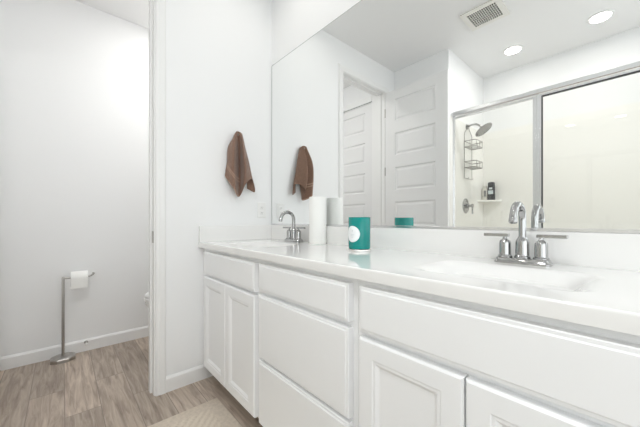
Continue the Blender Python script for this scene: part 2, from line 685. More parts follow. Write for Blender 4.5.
D1 = struct('door_1', door_leaf(nb(), 0.020, 0.714, -1.479, -1.519, 0.012, 2.452), 'door')
D1['label'] = 'white five panel door swung open against the shower wall, seen in the mirror'
D1['category'] = 'door'
door_knob(D1, 0.652, 0.93, -1.482, 1)
door_knob(D1, 0.652, 0.93, -1.517, -1)
for z in (2.23, 1.58, 0.93, 0.28):
    h = nb()
    tube(h, [(0.012, -1.481, z - 0.045), (0.012, -1.481, z + 0.045)], 0.0065, 10)
    box(h, 0.012, 0.021, -1.512, -1.484, z - 0.044, z + 0.044)
    obj('hinge', h, 'nickel', D1)
D2 = struct('door_2', door_leaf(nb(), -0.892, -0.218, -1.556, -1.591, 0.012, 2.450), 'door')
D2['label'] = 'white five panel door closed inside the toilet room, seen in the mirror'
D2['category'] = 'door'
door_knob(D2, -0.275, 0.93, -1.556, 1)

# ------------------------------------------------------------------ vanity
ZC0, ZC1 = 0.865, 0.899       # worktop under and upper face
YFR = -0.526                  # face frame
DOOR_R = [(0.0, 0.0), (0.0, 0.013), (0.005, 0.019), (0.050, 0.019), (0.053, 0.0165), (0.060, 0.0165), (0.070, 0.0095), (0.074, 0.0095)]
DRAW_R = [(0.0, 0.0), (0.0, 0.0135), (0.002, 0.0155), (0.009, 0.0155), (0.012, 0.019), (0.016, 0.019)]


def cabinet(x0, x1, label, frame, stiles):
    t = thing('vanity_cabinet', ((x0 + x1) / 2, -0.28, 0), label, 'cabinet', 'bathroom vanity cabinets')
    bm = nb()
    g = 0.0006
    box(bm, x0 + g, x0 + 0.018, YFR + 0.018, -0.012, 0.105, ZC0 - 0.001)
    box(bm, x1 - 0.018, x1 - g, YFR + 0.018, -0.012, 0.105, ZC0 - 0.001)
    box(bm, x0 + 0.018, x1 - 0.018, YFR + 0.018, -0.012, 0.105, 0.123)
    box(bm, x0 + 0.018, x1 - 0.018, -0.024, -0.012, 0.123, ZC0 - 0.001)
    obj('carcass', bm, 'cabinet', t)
    fr = nb()
    for a, c, d, e in frame:
        box(fr, a, c, YFR, YFR + 0.018, d, e)
    obj('face_frame', fr, 'cabinet', t)
    obj('toe_kick', box(nb(), x0 + g, x1 - g, -0.445, -0.430, 0.0, 0.105), 'toe_kick', t)
    return t


def front(t, name, x0, x1, z0, z1, R):
    bm = nb()
    rings_panel(bm, x0, x1, z0, z1, [(i_, h_ + 0.009 if h_ > 0 else 0.0) for i_, h_ in R], YFR - 0.0005, -1, True)
    return obj(name, bm, 'cabinet', t)


ZB, ZT = 0.105, ZC0 - 0.001
c1 = cabinet(0.0, 0.742, 'white two-door vanity cabinet beside the towel wall, under the far faucet',
             [(0.0006, 0.085, ZB, ZT), (0.700, 0.7414, ZB, ZT), (0.085, 0.700, 0.825, ZT), (0.085, 0.700, 0.670, 0.725), (0.085, 0.700, ZB, 0.135)], None)
front(c1, 'false_front', 0.077, 0.722, 0.705, 0.843, DRAW_R)
front(c1, 'door', 0.077, 0.3975, 0.118, 0.688, DOOR_R)
front(c1, 'door', 0.4005, 0.722, 0.118, 0.688, DOOR_R)
c2 = cabinet(0.742, 1.333, 'white three-drawer vanity cabinet in the middle, below the teal candle',
             [(0.7426, 0.775, ZB, ZT), (1.295, 1.3324, ZB, ZT), (0.775, 1.295, 0.825, ZT), (0.775, 1.295, 0.700, 0.728), (0.775, 1.295, 0.395, 0.425), (0.775, 1.295, ZB, 0.135)], None)
front(c2, 'drawer', 0.759, 1.312, 0.722, 0.843, DRAW_R)
front(c2, 'drawer', 0.759, 1.312, 0.418, 0.703, DRAW_R)
front(c2, 'drawer', 0.759, 1.312, 0.118, 0.405, DRAW_R)
c3 = cabinet(1.333, 1.990, 'white two-door vanity cabinet nearest the camera, under the near faucet',
             [(1.3336, 1.372, ZB, ZT), (1.950, 1.9894, ZB, ZT), (1.372, 1.950, 0.825, ZT), (1.372, 1.950, 0.670, 0.725), (1.372, 1.950, ZB, 0.135)], None)
front(c3, 'false_front', 1.356, 1.967, 0.708, 0.843, DRAW_R)
front(c3, 'door', 1.356, 1.6595, 0.118, 0.690, DOOR_R)
front(c3, 'door', 1.6635, 1.967, 0.118, 0.690, DOOR_R)

# worktop: one slab with two moulded basins
YCF, XCE = -0.559, 2.000


def rrect(cx, cy, hx, hy, r, n=8):
    out = []
    for sx, sy, a0 in ((1, 1, 0), (-1, 1, 90), (-1, -1, 180), (1, -1, 270)):
        for k in range(n + 1):
            a = math.radians(a0 + 90 * k / n)
            out.append((cx + sx * (hx - r) + r * math.cos(a), cy + sy * (hy - r) + r * math.sin(a)))
    return out


wt = thing('vanity_worktop', (1.0, -0.28, ZC0), 'glossy white moulded vanity worktop with two sinks along the mirror wall', 'worktop')
bm = nb()
x0, x1, y0, y1 = 0.0008, XCE, YCF, -0.001
er = 0.006
prev = None
steps = [(er, 0.0)] + [(er - er * math.sin(math.radians(a)), -(er - er * math.cos(math.radians(a)))) for a in (22, 45, 67, 90)] + [(0.0, ZC0 - ZC1)]
outer = None
for ins, dz in steps:
    vs = [bm.verts.new(p) for p in ((x0, y0 + ins, ZC1 + dz), (x1 - ins, y0 + ins, ZC1 + dz), (x1 - ins, y1, ZC1 + dz), (x0, y1, ZC1 + dz))]
    if prev:
        for k in range(4):
            f = bm.faces.new((prev[k], prev[(k + 1) % 4], vs[(k + 1) % 4], vs[k]))
            f.smooth = True
    else:
        outer = vs
    prev = vs
bm.faces.new(prev)
basins = [(0.402, -0.315, 0.205, 0.145), (1.662, -0.315, 0.205, 0.145)]
loops = []
brings = [(0.0, 0.0), (0.006, -0.0005), (0.014, -0.0024), (0.024, -0.007), (0.038, -0.017), (0.056, -0.034), (0.076, -0.055), (0.094, -0.068), (0.112, -0.074)]
for cx, cy, hx, hy in basins:
    pr_ = None
    for i, (ins, dz) in enumerate(brings):
        ring = [bm.verts.new((px, py, ZC1 + dz)) for px, py in rrect(cx, cy, hx - ins, hy - ins, max(0.06 - ins * 0.3, 0.028))]
        if pr_:
            for k in range(len(ring)):
                f = bm.faces.new((pr_[k], pr_[(k + 1) % len(ring)], ring[(k + 1) % len(ring)], ring[k]))
                f.smooth = True
        else:
            loops.append(ring)
        pr_ = ring
    bm.faces.new(pr_)
te = []
for lp in [outer] + loops:
    for a, b in zip(lp, lp[1:] + lp[:1]):
        e = bm.edges.get((a, b)) or bm.edges.new((a, b))
        te.append(e)
bmesh.ops.triangle_fill(bm, use_beauty=True, use_dissolve=False, edges=te)
obj('countertop', bm, 'counter', wt)
obj('backsplash', box(nb(), 0.0208, XCE, -0.0205, -0.0008, ZC1 - 0.001, 1.003, 0.002, 2), 'counter', wt)
obj('side_splash', box(nb(), 0.0006, 0.0205, YCF + 0.002, -0.0008, ZC1 - 0.001, 1.003, 0.002, 2), 'counter', wt)
for cx, cy, hx, hy in basins:
    d = nb()
    lathe(d, [(0.0, 0.001), (0.012, 0.0015), (0.014, 0.003), (0.021, 0.0035), (0.023, 0.0015), (0.023, -0.002), (0.0, -0.002)], (cx, cy, ZC1 - 0.074), 24)
    obj('drain', d, 'chrome', wt)

# ------------------------------------------------------------------ faucets
fx, fy = 1.662, -0.088


def faucet():
    t = thing('sink_faucet', (fx, fy, ZC1 + 0.0004), 'chrome two-handle gooseneck faucet at the near sink, shower panels mirrored behind', 'faucet', 'sink faucets')
    b = nb()
    z = ZC1
    # stepped base plate with rounded ends
    rows = []
    for hx, hy, h in ((0.0775, 0.0275, 0.0), (0.0775, 0.0275, 0.006), (0.075, 0.025, 0.009), (0.073, 0.023, 0.017), (0.070, 0.020, 0.019)):
        rows.append([b.verts.new((px, py, z + h)) for px, py in rrect(fx, fy, hx, hy, 0.012, 5)])
    for a, c in zip(rows, rows[1:]):
        for k in range(len(a)):
            f = b.faces.new((a[k], a[(k + 1) % len(a)], c[(k + 1) % len(a)], c[k]))
            f.smooth = True
    b.faces.new(rows[0][::-1])
    b.faces.new(rows[-1])
    obj('base_plate', b, 'chrome', t)
    s = nb()
    lathe(s, [(0.0225, 0.018), (0.0225, 0.024), (0.020, 0.027), (0.0195, 0.070), (0.0175, 0.078), (0.0135, 0.084), (0.0125, 0.088)], (fx, fy, z), 28)
    pts = [(fx, fy, z + 0.086), (fx, fy, z + 0.12), (fx, fy, z + 0.146)]
    R, top = 0.050, z + 0.146
    for k in range(1, 15):
        a = math.radians(165 * k / 14)
        pts.append((fx, fy - R + R * math.cos(a), top + R * 0.95 * math.sin(a)))
    last = Vector(pts[-1])
    pts.append(tuple(last + Vector((0, -0.0025, -0.009))))
    tube(s, pts, 0.0108, 18)
    p = Vector(pts[-1])
    tube(s, [p, p + Vector((0, -0.001, -0.003)), p + Vector((0, -0.004, -0.014)), p + Vector((0, -0.0043, -0.015))], [0.0108, 0.0118, 0.0118, 0.0095], 18)
    obj('spout', s, 'chrome', t)
    for sx in (-1, 1):
        hx = fx + sx * 0.050
        h = nb()
        lathe(h, [(0.0215, 0.018), (0.0215, 0.023), (0.018, 0.026), (0.0175, 0.066), (0.0150, 0.073), (0.0080, 0.078), (0.0060, 0.082), (0.0065, 0.090), (0.0, 0.090)], (hx, fy, z), 28)
        hd = obj('handle', h, 'chrome', t)
        lv = nb()
        xs = sorted((hx - sx * 0.012, hx + sx * 0.065))
        box(lv, xs[0], xs[1], fy - 0.0075, fy + 0.0075, z + 0.0865, z + 0.0975, 0.0018, 2)
        obj('lever', lv, 'chrome', hd)
    return t


fa = faucet()
fb = copy_tree(fa)
fb.location = (0.402, fy, ZC1)
fb['label'] = 'chrome two-handle gooseneck faucet at the far sink, beside the paper towel roll'

# ------------------------------------------------------------------ mirror
mt = thing('wall_mirror', (1.0, 0, 1.005), 'large frameless vanity mirror across the whole back wall', 'mirror')
mg = nb()
box(mg, 0.010, 2.03, -0.0065, -0.0008, 1.008, 2.236, 0.0024, 1)
obj('mirror_glass', mg, 'mirror', mt)
eg = nb()
box(eg, 0.004, 0.0098, -0.0058, -0.0008, 1.0078, 2.239)
box(eg, 0.0098, 2.03, -0.0058, -0.0008, 2.2362, 2.2395)
obj('glass_edge', eg, 'glass_edge', mt)
ch = nb()
box(ch, 0.006, 2.03, -0.0125, -0.0068, 1.0035, 1.0150, 0.001, 1)
box(ch, 0.006, 2.03, -0.0068, -0.0006, 1.0035, 1.0075)
obj('bottom_channel', ch, 'aluminium', mt)

# ------------------------------------------------------------------ things on the worktop
pt = thing('paper_towel_roll', (0.628, -0.077, ZC1), 'tall white paper towel roll standing on the worktop, between far faucet and candle', 'paper towel')
p = nb()
H = 0.279
lathe(p, [(0.021, 0.0), (0.0495, 0.0), (0.0505, 0.004), (0.0505, H - 0.004), (0.0495, H), (0.021, H)], (0.628, -0.077, ZC1 + 0.0005), 40, closed=True)
obj('paper', p, 'paper', pt)
p = nb()
lathe(p, [(0.019, 0.001), (0.0208, 0.001), (0.0208, H - 0.001), (0.019, H - 0.001)], (0.628, -0.077, ZC1 + 0.0005), 28, closed=True)
obj('cardboard_core', p, 'card', pt)

cx, cy = 1.053, -0.194
cd = thing('candle', (cx, cy, ZC1), 'teal glass candle jar with a round white label, on the worktop', 'candle')
p = nb()
lathe(p, [(0.0, 0.0), (0.0545, 0.0), (0.0550, 0.003), (0.0550, 0.007), (0.0530, 0.010), (0.0, 0.010)], (cx, cy, ZC1 + 0.0003), 40)
obj('base', p, 'candle_ring', cd)
p = nb()
lathe(p, [(0.0, 0.0105), (0.044, 0.0105), (0.049, 0.013), (0.0505, 0.018), (0.0505, 0.154), (0.0495, 0.1555), (0.048, 0.154), (0.0475, 0.030), (0.044, 0.024), (0.0, 0.023)], (cx, cy, ZC1 + 0.0003), 48)
obj('jar', p, 'teal', cd)
p = nb()
lathe(p, [(0.0, 0.024), (0.0435, 0.0245), (0.0465, 0.031), (0.0465, 0.118), (0.045, 0.120), (0.0, 0.119)], (cx, cy, ZC1 + 0.0003), 40)
obj('wax', p, 'wax', cd)
obj('wick', tube(nb(), [(cx, cy, ZC1 + 0.118), (cx + 0.001, cy, ZC1 + 0.130)], 0.0012, 8), 'wick', cd)
# round label wrapped on the glass
toc = Vector((cam.location.x - cx, cam.location.y - cy, 0)).normalized()
base_a = math.atan2(toc.y, toc.x) - math.radians(38)
def disc_on_cyl(bm, ca, cz, rad, R, n=36, rings=5, sq=None):
    rows = []
    for i in range(rings + 1):
        row = []
        for k in range(n):
            a = 2 * math.pi * k / n
            d = rad * i / rings
            s_, t_ = d * math.cos(a), d * math.sin(a)
            if sq:
                s_, t_ = sq[0] * math.cos(a) * i / rings, sq[1] * math.sin(a) * i / rings
            an = ca + s_ / R
            row.append(bm.verts.new((cx + R * math.cos(an), cy + R * math.sin(an), cz + t_)))
        rows.append(row)
    for a, b in zip(rows, rows[1:]):
        for k in range(n):
            f = bm.faces.new((a[k], a[(k + 1) % n], b[(k + 1) % n], b[k]))
            f.smooth = True
    bmesh.ops.remove_doubles(bm, verts=rows[0], dist=1e-5)
    return bm
lb = disc_on_cyl(nb(), base_a, ZC1 + 0.080, 0.0365, 0.0510)
lab = obj('round_label', lb, 'label', cd)
ink = nb()
for dz, wd in ((0.016, 0.004), (0.010, 0.003)):
    disc_on_cyl(ink, base_a, ZC1 + 0.080 + dz, 0, 0.0514, 16, 1, (wd, 0.0016))
for dz, wd in ((-0.002, 0.012), (-0.008, 0.010), (-0.014, 0.006)):
    disc_on_cyl(ink, base_a, ZC1 + 0.080 + dz, 0, 0.0514, 16, 1, (wd, 0.0009))
obj('label_print', ink, 'label_ink', lab)


# ------------------------------------------------------------------ wall outlet
ot = thing('wall_outlet', (0, -0.092, 1.058), 'white double wall outlet on the towel wall beside the mirror', 'outlet')
o_ = nb()
box(o_, 0.0003, 0.0055, -0.127, -0.057, 1.059, 1.174, 0.002, 2)
obj('cover_plate', o_, 'plastic', ot)
for zc in (1.097, 1.136):
    r = nb()
    rows = [[r.verts.new((xx, py, pz)) for py, pz in rrect(-0.092, zc, 0.0165 - ii, 0.0145 - ii, 0.009, 5)] for xx, ii in ((0.0055, 0), (0.0072, 0.0004), (0.0076, 0.001))]
    for a, b in zip(rows, rows[1:]):
        for k in range(len(a)):
            r.faces.new((a[k], a[(k + 1) % len(a)], b[(k + 1) % len(a)], b[k]))
    r.faces.new(rows[-1])
    rc = obj('receptacle', r, 'plastic', ot)
    sl = nb()
    box(sl, 0.0074, 0.0079, -0.0998, -0.0978, zc - 0.003, zc + 0.006)
    box(sl, 0.0074, 0.0079, -0.0862, -0.0842, zc - 0.002, zc + 0.005)
    lathe(sl, [(0.0022, 0), (0.0022, 0.0005)], (0.0074, -0.092, zc - 0.0085), 12, 'x')
    obj('slot', sl, 'slot', rc)
obj('screw', lathe(nb(), [(0.0028, 0.0), (0.0028, 0.0008), (0.0, 0.0012)], (0.0055, -0.092, 1.1165), 12, 'x'), 'plastic', ot)

# ------------------------------------------------------------------ hand towel on its hook
hk = thing('robe_hook', (0, -0.302, 1.63), 'small metal robe hook behind the top of the brown towel', 'hook')
obj('mount_plate', lathe(nb(), [(0.020, 0.0003), (0.020, 0.005), (0.017, 0.007), (0.0, 0.007)], (0, -0.302, 1.630), 24, 'x'), 'nickel', hk)
obj('peg', tube(nb(), [(0.006, -0.302, 1.630), (0.028, -0.302, 1.630), (0.040, -0.302, 1.636), (0.045, -0.302, 1.646)], [0.006, 0.006, 0.006, 0.007], 12), 'nickel', hk)


def crom(p, t):
    """smooth curve through the points p (Vectors), t from 0 to len(p) - 1"""
    i = min(int(t), len(p) - 2)
    f = t - i
    a, b = p[i], p[i + 1]
    z = p[i - 1] if i > 0 else a * 2 - b
    c = p[i + 2] if i + 2 < len(p) else b * 2 - a
    return 0.5 * ((2 * a) + (b - z) * f + (2 * z - 5 * a + 4 * b - c) * f * f + (3 * a - z - 3 * b + c) * f ** 3)


# folds of the towel from its left hem to its back hem: (y, z, x) down each fold
FOLDS = [
    [(-0.338, 1.630, 0.014), (-0.380, 1.550, 0.014), (-0.390, 1.450, 0.012), (-0.403, 1.344, 0.016)],
    [(-0.332, 1.645, 0.034), (-0.364, 1.545, 0.044), (-0.376, 1.420, 0.048), (-0.372, 1.300, 0.046)],
    [(-0.318, 1.655, 0.050), (-0.336, 1.530, 0.082), (-0.336, 1.370, 0.092), (-0.330, 1.240, 0.088)],
    [(-0.302, 1.658, 0.044), (-0.298, 1.520, 0.020), (-0.294, 1.360, 0.014), (-0.300, 1.206, 0.030)],
    [(-0.286, 1.655, 0.050), (-0.268, 1.520, 0.096), (-0.258, 1.400, 0.110), (-0.254, 1.284, 0.094)],
    [(-0.274, 1.645, 0.036), (-0.244, 1.530, 0.054), (-0.221, 1.430, 0.060), (-0.199, 1.334, 0.062)],
    [(-0.280, 1.638, 0.020), (-0.240, 1.500, 0.030), (-0.206, 1.360, 0.036), (-0.176, 1.246, 0.046)],
    [(-0.296, 1.634, 0.011), (-0.266, 1.500, 0.014), (-0.244, 1.380, 0.017), (-0.238, 1.268, 0.020)],
]


def towel():
    bm = nb()
    NT, NS = 44, 70
    cols = [[Vector((x, y - (x - 0.05) * 0.47, z)) for y, z, x in f] for f in FOLDS]
    grid = []
    for i in range(NT + 1):
        t = i / NT
        key = [crom(c, t * 3) for c in cols]
        row = []
        for j in range(NS + 1):
            p = crom(key, j / NS * (len(cols) - 1))
            p.x = max(p.x + 0.0025 * math.sin(11 * t + 0.9 * j / 6), 0.0075)
            row.append(bm.verts.new(p))
        grid.append(row)
    for i in range(NT):
        t = (i + 0.5) / NT
        for j in range(NS):
            s = (j + 0.5) / NS * (len(cols) - 1)
            f = bm.faces.new((grid[i][j], grid[i][j + 1], grid[i + 1][j + 1], grid[i + 1][j]))
            f.smooth = True
            if (0.70 < t < 0.725 or 0.745 < t < 0.77 or t > 0.977) and s < 3.0:
                f.material_index = 1
    # rounded top over the peg
    top = [v.co.copy() for v in grid[0]]
    cen = Vector((0.026, -0.303, 1.6660))
    rows = [grid[0]]
    for k in (0.55, 0.0):
        rows.append([bm.verts.new(cen + (p - cen) * k + Vector((0, 0, 0.004 * k))) for p in top])
    for a, b in zip(rows, rows[1:]):
        for j in range(NS):
            bm.faces.new((a[j], b[j], b[j + 1], a[j + 1])).smooth = True
    bmesh.ops.remove_doubles(bm, verts=rows[-1], dist=1e-4)
    return bm


tw = obj('hand_towel', towel(), None, mats=['towel', 'towel_band'])
tag(tw, 'brown terry hand towel hanging from a hook on the white wall', 'towel')
sm = tw.modifiers.new('thickness', 'SOLIDIFY')
sm.thickness = 0.004
sm.offset = -1.0

# ------------------------------------------------------------------ bath rug
rg = thing('bath_rug', (0.70, -0.835, 0), 'cream woven bath rug on the wood floor in front of the vanity', 'rug')
RX0, RX1, RY0, RY1 = 0.276, 1.150, -1.120, -0.546
bm = nb()
box(bm, RX0, RX1, RY0, RY1, 0.0005, 0.010, 0.004, 2)
obj('border', bm, 'rug_border', rg)
bm = nb()
box(bm, RX0 + 0.075, RX1 - 0.075, RY0 + 0.075, RY1 - 0.075, 0.0095, 0.0125, 0.0012, 1)
obj('field', bm, 'rug', rg)

# ------------------------------------------------------------------ toilet room
th = thing('toilet_paper_stand', (-0.945, -1.215, 0), 'brushed metal freestanding toilet paper stand by the far wall', 'toilet paper stand')
b = nb()
rows = []
for sx, sy, h in ((0.064, 0.070, 0.0), (0.064, 0.070, 0.022), (0.061, 0.067, 0.026), (0.050, 0.054, 0.033), (0.010, 0.012, 0.036)):
    pts = []
    for px, py in ((1, .45), (.55, 1), (-.55, 1), (-1, .45), (-1, -.45), (-.55, -1), (.55, -1), (1, -.45)):
        pts.append((-0.945 + px * sx, -1.215 + py * sy, h))
    rows.append([b.verts.new(q) for q in pts])
for a, c in zip(rows, rows[1:]):
    for k in range(8):
        b.faces.new((a[k], a[(k + 1) % 8], c[(k + 1) % 8], c[k]))
b.faces.new(rows[0][::-1])
b.faces.new(rows[-1])
obj('base', b, 'nickel', th)
obj('pole', tube(nb(), [(-0.945, -1.215, 0.030), (-0.945, -1.215, 0.612), (-0.945, -1.215, 0.618)], [0.0085, 0.0085, 0.007], 16), 'nickel', th)
obj('arm', tube(nb(), [(-0.945, -1.215, 0.607), (-0.945, -1.15, 0.607), (-0.945, -1.07, 0.607), (-0.945, -1.052, 0.609), (-0.945, -1.040, 0.618), (-0.945, -1.034, 0.630)], [0.0075, 0.0075, 0.0075, 0.0075, 0.0075, 0.008], 12), 'nickel', th)
rl = thing('toilet_paper_roll', (-0.945, -1.122, 0.595), 'white toilet paper roll on the freestanding metal stand', 'toilet paper')
p = nb()
lathe(p, [(0.021, -0.050), (0.054, -0.050), (0.055, -0.048), (0.055, 0.048), (0.054, 0.050), (0.021, 0.050)], (-0.945, -1.122, 0.5954), 36, 'y', closed=True)
# loose end hanging at the front
for k in range(1):
    q = [(-0.945 + 0.0556 * math.cos(a), 0.5954 + 0.0556 * math.sin(a)) for a in (0.25, 0.1, -0.05)]
    q += [(-0.8895, 0.575), (-0.8897, 0.548), (-0.8890, 0.532)]
    l = [p.verts.new((x, -1.171, z)) for x, z in q]
    r = [p.verts.new((x, -1.073, z)) for x, z in q]
    for i in range(len(q) - 1):
        p.faces.new((l[i], r[i], r[i + 1], l[i + 1])).smooth = True
obj('paper', p, 'paper', rl, recalc=True)
p = nb()
lathe(p, [(0.0192, -0.0495), (0.0208, -0.0495), (0.0208, 0.0495), (0.0192, 0.0495)], (-0.945, -1.122, 0.5954), 24, 'y', closed=True)
obj('cardboard_core', p, 'card', rl)

ds = thing('door_stop', (XF + 0.013, -1.078, 0.06), 'small dark metal door stop on the baseboard beside the paper stand', 'door stop')
obj('flange', lathe(nb(), [(0.013, 0.0), (0.013, 0.003), (0.009, 0.006), (0.0, 0.006)], (XF + 0.0132, -1.078, 0.072), 18, 'x'), 'nickel', ds)
obj('post', lathe(nb(), [(0.0055, 0.004), (0.0055, 0.046)], (XF + 0.0132, -1.078, 0.072), 14, 'x'), 'nickel', ds)
obj('rubber_tip', lathe(nb(), [(0.008, 0.044), (0.010, 0.048), (0.010, 0.058), (0.007, 0.062), (0.0, 0.062)], (XF + 0.0132, -1.078, 0.072), 16, 'x'), 'plastic', ds)

# toilet
tx = -0.575
tl = thing('toilet', (tx, -0.40, 0), 'white toilet behind the dividing wall, only its bowl rim showing', 'toilet')


def oval(cy, hx, hf, hb, z, n=40):
    """egg outline: hf long towards -y, hb long towards +y"""
    z *= 1.09
    return [(tx + hx * math.cos(a), cy + (hb if math.sin(a) > 0 else hf) * math.sin(a), z) for a in [2 * math.pi * k / n for k in range(n)]]


def loft(bm, loops, cap0=True, cap1=True):
    rows = [[bm.verts.new(p) for p in l] for l in loops]
    n = len(rows[0])
    for a, c in zip(rows, rows[1:]):
        for k in range(n):
            bm.faces.new((a[k], a[(k + 1) % n], c[(k + 1) % n], c[k])).smooth = True
    if cap0:
        bm.faces.new(rows[0][::-1])
    if cap1:
        bm.faces.new(rows[-1])
    return bm


TY = -0.455
bw = nb()
loft(bw, [oval(-0.36, 0.115, 0.20, 0.26, 0.0), oval(-0.36, 0.112, 0.195, 0.26, 0.03), oval(-0.37, 0.098, 0.18, 0.25, 0.12), oval(-0.39, 0.115, 0.21, 0.24, 0.20),
          oval(-0.42, 0.155, 0.27, 0.22, 0.30), oval(TY, 0.178, 0.295, 0.22, 0.365), oval(TY, 0.180, 0.30, 0.22, 0.392), oval(TY, 0.172, 0.29, 0.215, 0.398),
          oval(TY, 0.135, 0.245, 0.17, 0.396), oval(TY, 0.125, 0.23, 0.16, 0.36), oval(TY, 0.09, 0.16, 0.11, 0.26), oval(TY, 0.05, 0.08, 0.06, 0.22)])
obj('bowl', bw, 'porcelain', tl)
st = nb()
loft(st, [oval(TY, 0.128, 0.235, 0.16, 0.400), oval(TY, 0.184, 0.305, 0.215, 0.400), oval(TY, 0.186, 0.307, 0.217, 0.410), oval(TY, 0.180, 0.300, 0.21, 0.418), oval(TY, 0.132, 0.24, 0.165, 0.418), oval(TY, 0.128, 0.235, 0.16, 0.400)], False, False)
obj('seat', st, 'plastic', tl)
ld = nb()
loft(ld, [oval(TY, 0.180, 0.300, 0.215, 0.420), oval(TY, 0.184, 0.304, 0.217, 0.428), oval(TY, 0.176, 0.296, 0.21, 0.438), oval(TY, 0.12, 0.22, 0.15, 0.443)])
obj('lid', ld, 'plastic', tl)
tk = nb()
loft(tk, [[(px, py, z) for px, py in rrect(tx, -0.115, hx, hy, 0.03, 5)] for hx, hy, z in ((0.195, 0.085, 0.40), (0.205, 0.09, 0.42), (0.222, 0.098, 0.74), (0.222, 0.098, 0.745))])
obj('tank', tk, 'porcelain', tl)
tk = nb()
loft(tk, [[(px, py, z) for px, py in rrect(tx, -0.115, hx, hy, 0.03, 5)] for hx, hy, z in ((0.226, 0.101, 0.7455), (0.232, 0.107, 0.752), (0.232, 0.107, 0.772), (0.224, 0.099, 0.782))])
obj('tank_lid', tk, 'porcelain', tl)
fl = nb()
lathe(fl, [(0.013, 0.0), (0.013, -0.008), (0.006, -0.012), (0.0, -0.012)], (tx - 0.15, -0.2128, 0.68), 16, 'y')
tube(fl, [(tx - 0.15, -0.222, 0.68), (tx - 0.11, -0.226, 0.676), (tx - 0.075, -0.228, 0.670)], [0.006, 0.0055, 0.005], 10)
obj('flush_lever', fl, 'chrome', tl)

# ------------------------------------------------------------------ shower (seen in the mirror)
SX0, SX1 = 0.640, 2.140
sw = nb()
box(sw, 0.632, SX0, YN + 0.0, -1.70, 0.08, 2.09)
struct('wall_surround_left', sw, 'surround')
struct('wall_surround_back', box(nb(), SX0, SX1, YN, YN + 0.012, 0.08, 2.09), 'surround')
pan = nb()
box(pan, SX0, SX1, YN + 0.012, -1.70, 0.0, 0.045)
box(pan, SX0, SX1, -1.81, -1.70, 0.045, 0.11, 0.01, 2)
box(pan, SX0, SX1, YN + 0.012, YN + 0.05, 0.045, 0.08)
box(pan, SX1 - 0.05, SX1 + 0.05, YN + 0.012, -1.70, 0.0, 0.11, 0.01, 2)
pn = obj('shower_pan', pan, 'surround')
tag(pn, 'cream moulded shower pan with a raised curb under the sliding doors', 'shower pan')

YS = -1.755
en = thing('shower_enclosure', (1.39, YS, 0.11), 'framed sliding glass shower doors with silver rails, seen in the mirror', 'shower door')
hd = nb()
box(hd, SX0, SX1, YS - 0.030, YS + 0.030, 2.088, 2.126, 0.004, 1)
obj('header_rail', hd, 'aluminium', en)
hd = nb()
box(hd, SX0, SX1, YS - 0.030, YS + 0.030, 0.110, 0.135, 0.003, 1)
obj('bottom_track', hd, 'aluminium', en)
for xa, xb_ in ((SX0 - 0.006, SX0 + 0.010), (SX1 - 0.010, SX1 + 0.006)):
    obj('wall_jamb', box(nb(), xa, xb_, YS - 0.030, YS + 0.004, 0.135, 2.088, 0.002, 1), 'aluminium', en)


def panel(xa, xb, yc, gask):
    st_ = nb()
    wa, wb = (0.036, 0.010) if gask else (0.008, 0.036)
    for a, c in ((xa, xa + wa), (xb - wb, xb)):
        box(st_, a, c, yc - 0.009, yc + 0.009, 0.137, 2.081, 0.002, 1)
    box(st_, xa + wa, xb - wb, yc - 0.008, yc + 0.008, 0.137, 0.170, 0.002, 1)
    box(st_, xa + wa, xb - wb, yc - 0.008, yc + 0.008, 2.066, 2.081)
    pn_ = obj('sliding_panel', st_, 'aluminium', en)
    obj('glass_pane', box(nb(), xa + wa - 0.001, xb - wb + 0.001, yc - 0.0025, yc + 0.0025, 0.168, 2.068), 'glass', pn_)
    if gask:
        g = nb()
        box(g, xa + 0.036, xa + 0.042, yc - 0.0095, yc + 0.0095, 0.170, 2.058)
        box(g, xa + 0.036, xb - 0.010, yc - 0.0095, yc + 0.0095, 2.056, 2.066)
        obj('gasket', g, 'gasket', pn_)


panel(SX0 + 0.0105, 1.345, YS - 0.013, False)
panel(1.338, SX1 - 0.0105, YS + 0.013, True)

# unseen glass return, added in place of a wall to pass window light
rt_ = nb()
for ya in (YN + 0.013, YS - 0.055):
    box(rt_, SX1 - 0.012, SX1 + 0.012, ya, ya + 0.022, 0.137, 2.105, 0.002, 1)
box(rt_, SX1 - 0.012, SX1 + 0.012, YN + 0.035, YS - 0.055, 2.083, 2.105)
box(rt_, SX1 - 0.012, SX1 + 0.012, YN + 0.035, YS - 0.055, 0.111, 0.135)
rp = obj('added_return_panel', rt_, 'aluminium', en)
obj('glass_pane', box(nb(), SX1 - 0.003, SX1 + 0.003, YN + 0.034, YS - 0.054, 0.134, 2.084), 'glass', rp)

# shower head and arm
sy = -2.105
sh = thing('rain_shower', (SX0, sy, 2.06), 'round chrome rain shower head on a curved arm above the wire caddy', 'shower head')
obj('flange', lathe(nb(), [(0.030, 0.0005), (0.029, 0.006), (0.018, 0.012), (0.0, 0.012)], (SX0, sy, 2.062), 24, 'x'), 'chrome', sh)
arm = [(SX0 + 0.008, sy, 2.062), (SX0 + 0.05, sy, 2.074), (SX0 + 0.095, sy, 2.070), (SX0 + 0.130, sy, 2.048), (SX0 + 0.150, sy, 2.024)]
obj('shower_arm', tube(nb(), arm, 0.0105, 14), 'chrome', sh)
bm = nb()
lathe(bm, [(0.012, 0.042), (0.016, 0.034), (0.014, 0.026), (0.022, 0.018), (0.085, 0.008), (0.092, 0.003), (0.092, -0.003), (0.088, -0.006), (0.0, -0.006)], (0, 0, 0), 36)
bmesh.ops.transform(bm, matrix=Matrix.Translation((SX0 + 0.172, sy, 1.992)) @ Matrix.Rotation(math.radians(-36), 4, 'Y'), verts=bm.verts[:])
hp = obj('spray_head', bm, 'chrome', sh)
bm = nb()
